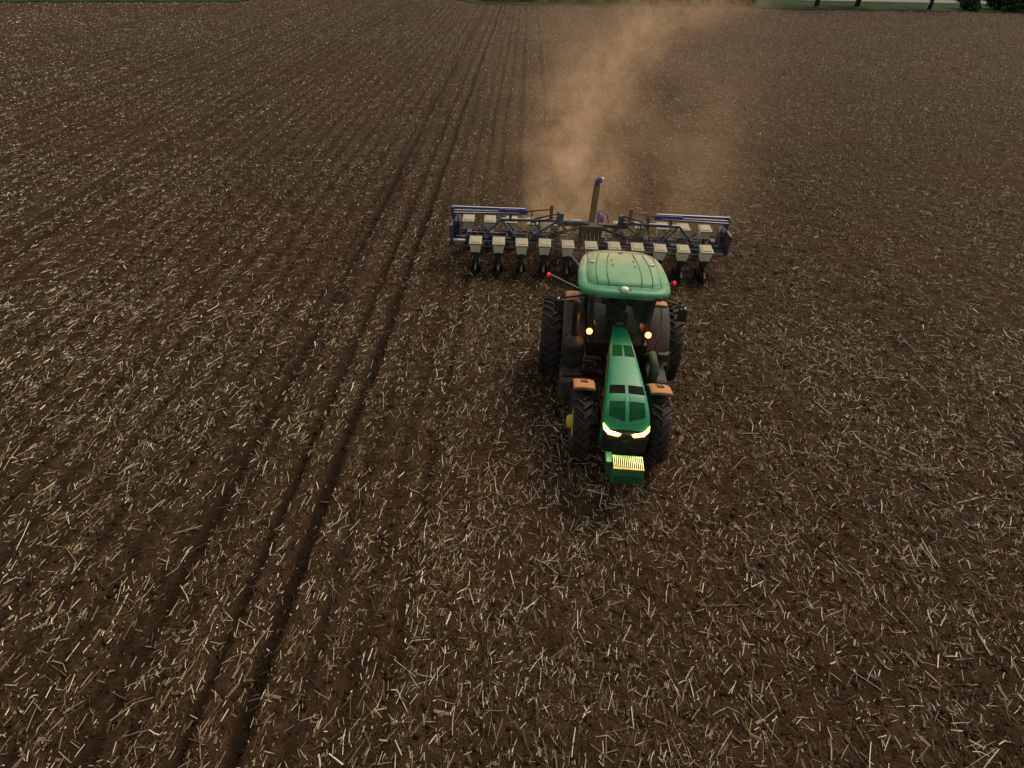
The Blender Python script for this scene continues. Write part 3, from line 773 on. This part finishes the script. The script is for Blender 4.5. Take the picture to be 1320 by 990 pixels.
# amber lamps on brackets beside the windshield
for sgn, x_ in ((-1, -.69), (1, .66)):
    lm = MB(); lm.lathe([(0, .072), (.03, .074), (.055, .06), (.07, .035), (.075, 0)], axis='x', n=20)
    o = lm.build('amber_light', M['amber'], cab); o.rotation_euler = (0, R(-28), R(-90)); o.location = (x_, -1.27, 2.0)
    MB().lathe([(.06, .045), (.082, .04), (.09, 0)], axis='x', n=12).build('bulb', M['amber_core'], o)
    MB().bar((x_*.9, -1.12, 1.98), (x_, -1.26, 1.98), .04).build('lamp_bracket', M['black'], cab)
    l = bpy.data.lights.new('amber_lamp', 'POINT'); l.energy = 1.6; l.color = (1, .45, .1); l.shadow_soft_size = .06
    lo = bpy.data.objects.new('amber_lamp', l); COL.objects.link(lo); lo.parent = T; lo.location = (x_, -1.42, 2.0)

# left: emission canister with exhaust stack
cn = MB(); cn.lathe([(.55, .0), (.55, .20), (.62, .235), (1.62, .235), (1.70, .22), (1.80, .12), (1.84, .09)], axis='z', n=28, c=(-1.02, -1.30, 0))
cn.box((-1.0, -1.32, .80), (.44, .95, .62)); 
ca = cn.build('exhaust_canister', M['dusty_black'], T, .03)
hc = MB(); hc.lathe([(1.70, .235), (1.74, .225), (1.85, .13), (1.90, .085)], axis='z', n=28, c=(-1.02, -1.30, 0)); hc.build('canister_cap', M['dusty_grey'], ca)
stk = MB(); stk.lathe([(1.84, .075), (2.35, .075), (2.36, .092), (2.74, .092), (2.80, .075), (2.82, .0)], axis='z', n=20, c=(-1.03, -1.30, 0))
stk.build('exhaust_stack', M['black'], ca)
MB().box((-1.02, -1.35, .72), (.50, 1.25, .60)).build('battery_box', M['dusty_grey'], T, .09)
# right: fuel tank with boarding steps
ft = MB(); ft.box((.98, -1.25, .82), (.48, 1.3, .64)); tank = ft.build('fuel_tank', M['dusty_black'], T, .09)
MB().lathe([(1.14, .09), (1.20, .09), (1.21, 0)], axis='z', n=16, c=(.95, -1.6, 0)).build('tank_cap', M['green_vent'], tank)
stp = MB()
for k in range(4): stp.box((1.22-.02*k, -.95-.0*k, .5+.3*k), (.26, .46, .03))
stp.bar((1.34, -1.18, .45), (1.28, -1.18, 1.5), .03, .05); stp.bar((1.34, -.72, .45), (1.28, -.72, 1.5), .03, .05); stp.build('boarding_steps', M['dusty_grey'], T)
MB().tube([(.80, -1.2, 2.75), (.86, -1.28, 2.6), (.90, -1.3, 2.1), (.88, -1.28, 1.62)], .016, 6).build('handrail', M['dusty_grey'], T)
MB().tube([(.70, -1.3, 1.35), (.80, -1.5, 1.6), (.86, -1.7, 1.45), (.84, -1.9, 1.1)], .11, 10).build('air_duct', paint('duct_green', (.04, .06, .045), .6, .4), T)

# mirrors
for sgn, mx, mz in ((-1, -1.43, 2.52), (1, 1.37, 2.47)):
    arm = MB().tube([(sgn*.72, -1.02, 2.84), (sgn*1.0, -1.08, 2.80), (mx, -1.1, mz+.20)], .024, 8).build('mirror_arm', M['black'], T)
    mr = MB().box((mx, -1.07, mz), (.21, .09, .34)).build('mirror', M['black'], arm, .04)
    quad([(mx-.08, -1.02, mz-.14), (mx+.08, -1.02, mz-.14), (mx+.08, -1.02, mz+.14), (mx-.08, -1.02, mz+.14)]).build('mirror_glass', M['steel'], mr)
    MB().lathe([(0, .035), (.03, .03), (.035, 0)], c=(mx+sgn*.02, -1.08, mz+.17), axis='z', n=10).build('arm_joint', M['steel'], arm)
# outrigger arms with red light at the tip
for sgn, tip, rt_ in ((-1, (-1.70, .42, 2.50), (-.86, .46, 2.10)), (1, (1.42, .45, 2.46), (.86, .46, 2.10))):
    tp = Vector(tip); ro_ = Vector(rt_); mid = ro_.lerp(tp, .5)
    arm = MB().bar(ro_, tp, .07, .05).build('light_arm', M['black'], T, .01)
    MB().bar(ro_.lerp(tp, .62), ro_.lerp(tp, .93), .085, .06).build('arm_reflector', M['dusty_grey'], arm, .01)
    MB().lathe([(-.04, .04), (.02, .045), (.04, .03), (.045, 0)], c=tip, axis='z', n=14).build('tail_light', M['red'], arm)
MB().bar((-.3, .75, .55), (-.3, 1.35, .5), .07, .09).bar((.3, .75, .55), (.3, 1.35, .5), .07, .09).bar((0, .6, .5), (0, 1.25, .48), .14, .06).build('hitch', M['black'], T, .01)

# ------------------------------------------------------------------ PLANTER (centred on x=0; row of eleven front units, row of twelve rear units)
P = empty('seed_planter', (0, 6.2, 0)); tag(P, 'wide dark blue row planter with two rows of beige seed hoppers behind the tractor', 'planter')
YF, YR = 5.305-6.2, 7.08-6.2
bar_ = MB(); bar_.box((0, .05, .72), (9.3, .18, .18)); bar_.build('main_toolbar', M['dark_frame'], P, .012)
fb = MB(); fb.tube([(-4.72, -.40, .84), (4.70, -.40, .84)], .045, 8); fb.tube([(-4.62, -.42, .66), (4.62, -.42, .66)], .035, 8)
fb.build('front_toolbar', M['teal'], P)
MB().tube([(-4.80, -.40, .845), (-4.2, -.40, .845)], .05, 8).build('toolbar_end', M['steel'], P)
for sgn in (-1, 1):
    ep = MB(); ep.box((sgn*4.66, -.12, 1.05), (.09, .74, .70)); ep.bar((sgn*4.6, .05, .8), (sgn*4.63, .08, 1.80), .12, .10)
    ep.bar((sgn*4.40, -.2, .9), (sgn*4.40, .0, 1.5), .05, .05); ep.tube([(sgn*4.42, -.25, 1.42), (sgn*4.42, .1, 1.5)], .035, 8)
    ep.box((sgn*4.5, .02, 1.15), (.26, .10, .5))
    e = ep.build('wing_end_frame', M['dark_frame'], P, .008)
    for px_ in (4.52, 4.36): MB().bar((sgn*px_, -.1, 1.38), (sgn*px_, -.1, 1.53), .04, .04).build('pivot_pin', M['steel'], e)
    # folded marker arm: three long tubes converging inwards
    mk = MB()
    mk.bar((sgn*4.68, .10, 1.79), (sgn*2.15, .10, 1.80), .06, .06)
    mk.bar((sgn*4.62, .02, 1.71), (sgn*2.15, .06, 1.74), .04, .05)
    mk.bar((sgn*4.62, -.08, 1.66), (sgn*2.15, .02, 1.69), .04, .05)
    mk.box((sgn*2.6, .06, 1.745), (.95, .10, .13))
    mo = mk.build('marker_arm', M['blue'], P, .008)
    MB().bar((sgn*4.66, .10, 1.825), (sgn*2.2, .10, 1.835), .05, .014).bar((sgn*4.6, -.0, 1.742), (sgn*3.1, .02, 1.756), .04, .012).bar((sgn*4.6, -.085, 1.690), (sgn*2.4, -.0, 1.715), .035, .012).build('arm_pipe', M['steel'], mo)
    MB().tube([(sgn*2.15, .07, 1.75), (sgn*1.42, .12, 1.83), (sgn*1.36, .12, 1.84)], .022, 6).tube([(sgn*2.0, .0, 1.5), (sgn*1.05, .05, 1.74)], .03, 6).tube([(sgn*2.0, -.06, 1.42), (sgn*1.05, -.02, 1.64)], .022, 6).build('marker_cylinder', M['dusty_black'], mo)
    MB().bar((sgn*1.33, .1, 1.40), (sgn*1.33, .1, 1.98), .11, .07).build('marker_rest', M['mast'], P, .01)
    # marker disc blade hanging at the inner end
    MB().lathe([(-.01, 0), (-.012, .26), (.012, .26), (.01, 0)], c=(sgn*1.98, .22, 1.45), n=24).build('marker_disc', M['dusty_black'], mo)
    # trapezoid truss
    tm = M['teal']
    tr = MB(); tr.bar((sgn*3.02, .0, 1.46), (sgn*1.1, .0, 1.50), .08, .08); tr.bar((sgn*3.02, .0, 1.46), (sgn*3.62, -.1, .86), .07, .07)
    tr.bar((sgn*2.98, -.0, 1.42), (sgn*2.45, -.1, .86), .06, .06); tr.bar((sgn*2.70, .0, 1.46), (sgn*2.70, .0, 1.66), .09, .06)
    tr.bar((sgn*1.15, 0, 1.45), (sgn*2.1, -.1, .86), .06, .06); tr.bar((sgn*1.72, -.2, .8), (sgn*1.72, .0, 1.46), .07, .06)
    tr.bar((sgn*1.05, .0, 1.36), (sgn*1.02, .02, 1.78), .24, .12); tr.bar((sgn*.98, -.05, 1.5), (sgn*.80, -.05, 1.15), .2, .1)
    tr.build('truss', tm if sgn < 0 else M['dark_frame'], P, .008)
    MB().bar((sgn*3.0, .0, 1.507), (sgn*1.2, .0, 1.547), .06, .012).build('truss_cap', M['steel'], P)
    # big wing cylinders
    MB().tube([(sgn*.35, -.1, 1.35), (sgn*1.2, -.25, 1.12)], .055, 10).tube([(sgn*1.2, -.25, 1.12), (sgn*2.0, -.36, .95)], .028, 8).build('wing_cylinder', M['dusty_black'], P)
# centre frame
cf = MB(); cf.box((-.55, 0, 1.42), (1.0, .16, .14)); cf.box((.75, 0, 1.40), (1.0, .14, .12)); cf.box((0, .2, 1.05), (.6, .5, .6)); cf.box((.05, .0, 1.32), (.75, .4, .22))
cf.bar((-.3, -.1, .6), (-.3, -.1, 1.4), .12, .12); cf.bar((.35, -.1, .6), (.35, -.1, 1.4), .12, .12)
cf.build('centre_frame', M['dusty_black'], P, .015)
MB().box((-.62, .0, 1.51), (.85, .13, .03)).build('frame_plate', M['teal'], P, .01)
tg = MB(); tg.bar((0, -.2, .62), (-.0, -4.6, .52), .20, .22); tg.bar((-.9, -.1, .65), (-.05, -2.4, .58), .1, .12); tg.bar((.9, -.1, .65), (.05, -2.4, .58), .1, .12)
tg.build('tongue', M['dark_frame'], P, .015)
mst = MB(); mst.bar((.10, .45, .9), (.14, .50, 2.58), .17, .17); mo = mst.build('mast', M['mast'], P, .015)
mc = MB(); mc.tube([(.14, .50, 2.56), (.145, .50, 2.68), (.19, .48, 2.76), (.27, .46, 2.79)], [.095, .10, .10, .085], 12); mc.build('mast_elbow', M['blue'], mo)
MB().lathe([(0, .07), (.05, .07), (.055, 0)], axis='x', n=12, c=(.27, .46, 2.79)).build('mast_tip', M['white'], mo)
# fan housing with blue hoop beside the mast
fh = MB(); fh.lathe([(-.10, 0), (-.10, .20), (-.07, .23), (.07, .23), (.10, .20), (.10, 0)], c=(.38, .5, 1.40), n=24); fho = fh.build('fan_housing', M['blue'], P)
hp = []
for k in range(13):
    a = math.pi*k/12; hp.append((.38+.30*math.cos(a), .46, 1.30+.40*math.sin(a)))
MB().tube(hp, .018, 6).build('hose_hoop', M['teal'], fho)
# hoses and chains
random.seed(3)
hs_ = MB()
for k in range(16):
    x0 = random.uniform(-2.3, 2.3); x1 = x0+random.uniform(-.9, .9); y0 = random.uniform(-.35, .3)
    z0 = random.uniform(1.0, 1.45); pts = []
    for i in range(9):
        t = i/8; pts.append((x0+(x1-x0)*t, y0+.15*math.sin(3*t+k), z0+(random.uniform(.9, 1.3)-z0)*t*.3-.22*math.sin(math.pi*t)))
    hs_.tube(pts, .018, 5)
for k in range(5):
    x0 = -.3+k*.15; hs_.tube([(x0, .1, 1.4), (x0*.8, -.8, 1.05), (x0*.5, -2.4, .85), (x0*.4, -4.3, 1.0), (x0*.4, -5.0, 1.15)], .018, 5)
for k in range(26):
    x0 = random.uniform(-4.2, 4.2); x1 = x0+random.uniform(-.5, .5); pts = []
    for i in range(7):
        t = i/6; pts.append((x0+(x1-x0)*t, -.35+1.15*t, .95+.12*math.sin(3.1*t)*random.uniform(.5, 1.4)))
    hs_.tube(pts, .016, 5)
hs_.build('hydraulic_hoses', M['hose'], P)
sb = MB()
sb.box((0, .62, .66), (9.1, .10, .12)); sb.tube([(-4.6, .30, .93), (4.6, .30, .93)], .03, 6); sb.tube([(-4.6, -.15, .93), (4.6, -.15, .93)], .022, 6)
for k in range(13): sb.box((-4.2+.7*k, .3, .70), (.08, .60, .07))
for k in range(12): sb.box((.762*(k-5.5)+.1, .12, .90), (.16, .26, .16))
sb.build('sub_frame', M['dark_frame'], P, .008)
wl = MB()
for sgn in (-1, 1):
    for k in range(3): wl.bar((sgn*(1.5+.9*k), .26, .75), (sgn*(1.9+.9*k), .10, 1.40-.08*k), .05, .05)
wl.build('brace', M['teal'], P, .006)
for x_ in (-.95, -.57, .57, .95):
    o = MB().lathe([(-.10, .20), (-.13, .24), (-.12, .36), (-.06, .39), (.06, .39), (.12, .36), (.13, .24), (.10, .20)], n=28).build('transport_wheel', M['rubber'], P); o.location = (x_, .42, .37)
    MB().lathe([(-.04, .22), (0, .12), (0, 0)], n=20).build('rim', M['dusty_grey'], o)

# one row unit of each kind, then copies
def row_unit(front):
    f = MB()
    f.bar((-.10, .42 if front else -.42, .70), (-.10, -.05, .58), .03, .06); f.bar((.10, .42 if front else -.42, .70), (.10, -.05, .58), .03, .06)
    f.box((0, -.02, .58), (.16, .34, .32)); f.box((0, .0, .50), (.07, .7, .08))
    f.bar((0, .1, .5), (0, .62 if not front else -.6, .30), .06, .08)
    u = f.build('row_unit', M['dusty_black'], P, .006)
    for sgn in (-1, 1):
        MB().lathe([(-.012, 0), (-.012, .185), (.012, .185), (.012, 0)], c=(sgn*.035, -.1, .17), n=24).build('opener_disc', M['dusty_black'], u)
        MB().lathe([(-.04, .08), (-.055, .12), (-.05, .19), (0, .205), (.05, .19), (.055, .12), (.04, .08)], c=(sgn*.12, .02, .20), n=22).build('gauge_wheel', M['black'], u)
    MB().lathe([(-.02, .04), (-.025, .15), (.025, .15), (.02, .04)], c=(.0, -.42 if front else .55, .16), n=20).build('closing_wheel', M['black'], u)
    hb = MB()
    rotm = Matrix.Rotation(R(6), 3, 'X')
    hb.box((0, .0, .885), (.38, .45, .38), rotm, taper=.74, tapery=.72)
    hb.box((0, -.12, .69), (.22, .10, .06), rotm)
    hop = hb.build('seed_hopper', M['hopper'], u, .03)
    lt = MB(); lt.box((0, 0, 1.085), (.41, .50, .045), rotm); lt.box((0, .01, 1.115), (.30, .38, .03), rotm)
    lt.build('hopper_lid', M['lid'], u, .02)
    dt = MB(); dt.box((0, -.235, .735), (.30, .02, .035)); dt.box((-.1, -.225, .70), (.04, .03, .05)); dt.box((.1, -.225, .70), (.04, .03, .05)); dt.build('hopper_latch', M['black'], u)
    MB().bar((0, -.253, 1.052), (0, -.253, 1.052), .37, .02) if False else None
    sp = MB(); sp.bar((-.19, -.236, 1.038), (.19, -.236, 1.038), .012, .018); sp.build('lid_strap', M['black'], u)
    return u
random.seed(5)
for front, n_, y_ in ((True, 11, YF), (False, 12, YR)):
    proto = row_unit(front)
    for i in range(n_):
        u = proto if i == 0 else copy_tree(proto, P)
        u.parent = P; u.location = (.762*(i-(n_-1)/2), y_+random.uniform(-.015, .015), random.uniform(-.012, .012)); u.rotation_euler = (0, 0, R(random.uniform(-2, 2)))
        u['group'] = 'front row units' if front else 'rear row units'

# ------------------------------------------------------------------ dust blown up behind the planter
def dust():
    mb = MB(); mb.box((13, 53.3, 3.2), (50, 98.2, 6.3)); 
    mt = bpy.data.materials.new('dust_volume'); mt.use_nodes = True; nt = mt.node_tree; nt.nodes.clear()
    out = nt.nodes.new('ShaderNodeOutputMaterial'); pv = nt.nodes.new('ShaderNodeVolumePrincipled')
    pv.inputs['Color'].default_value = (.99, .69, .42, 1); pv.inputs['Anisotropy'].default_value = .0
    g = nt.nodes.new('ShaderNodeNewGeometry'); sx = nt.nodes.new('ShaderNodeSeparateXYZ'); nt.links.new(g.outputs['Position'], sx.inputs[0])
    X, Y, Z = sx.outputs
    m_ = lambda op, a, b=None, c=False: math_(nt, op, a, b, c)
    xc = m_('ADD', m_('MULTIPLY', m_('MULTIPLY', Y, Y), .0034), -.8)
    # swirl the plume with slow noise
    n0 = noise(nt, .12, 2, .5, g.outputs['Position']); xc = m_('ADD', xc, m_('MULTIPLY', m_('SUBTRACT', n0.outputs[0], .5), m_('MULTIPLY', Y, .22)))
    def gauss(xc_, w_):
        d = m_('DIVIDE', m_('SUBTRACT', X, xc_), w_); return m_('EXPONENT', m_('MULTIPLY', m_('MULTIPLY', d, d), -1.0))
    wn = m_('ADD', m_('MULTIPLY', Y, .042), .70); ww = m_('ADD', m_('MULTIPLY', Y, .17), 2.2)
    hgt = m_('ADD', m_('MULTIPLY', Y, .020), .70)
    vz = m_('EXPONENT', m_('MULTIPLY', m_('DIVIDE', Z, hgt), -1.0))
    dil = m_('POWER', m_('DIVIDE', 13.0, m_('ADD', Y, 6.0)), 1.7)
    core = m_('MULTIPLY', m_('MULTIPLY', gauss(xc, wn), dil), 1.4)
    xw = m_('ADD', m_('MULTIPLY', Y, .14), .2)
    wide = m_('MULTIPLY', m_('MULTIPLY', gauss(xw, ww), dil), .30)
    # a low sheet hanging over the right half of the planter itself
    n1 = noise(nt, .75, 5, .7, g.outputs['Position']); nn = ramp(nt, n1.outputs[0], [(.45, (.02,)*3), (.64, (2.1,)*3)])
    n2 = noise(nt, .22, 4, .5, g.outputs['Position']); n2r = ramp(nt, n2.outputs[0], [(.40, (.10,)*3), (.64, (1.7,)*3)])
    tot = m_('ADD', m_('MULTIPLY', core, nn.outputs[0]), m_('MULTIPLY', wide, n2r.outputs[0]))
    den = m_('MULTIPLY', m_('MULTIPLY', tot, m_('ADD', m_('MULTIPLY', nn.outputs[0], .4), .6)), vz)
    start = m_('MULTIPLY', m_('SUBTRACT', Y, 4.8), .3, True)
    top = m_('MULTIPLY', m_('SUBTRACT', 6.2, Z), .5, True); endy = m_('MULTIPLY', m_('SUBTRACT', 101.5, Y), .15, True)
    den = m_('MULTIPLY', m_('MULTIPLY', den, start), m_('MULTIPLY', top, endy))
    nt.links.new(den, pv.inputs['Density']); nt.links.new(pv.outputs[0], out.inputs['Volume'])
    o = mb.build('dust_cloud', mt); tag(o, 'tan dust plume drifting up and right behind the planter', 'dust', kind='stuff')
dust()
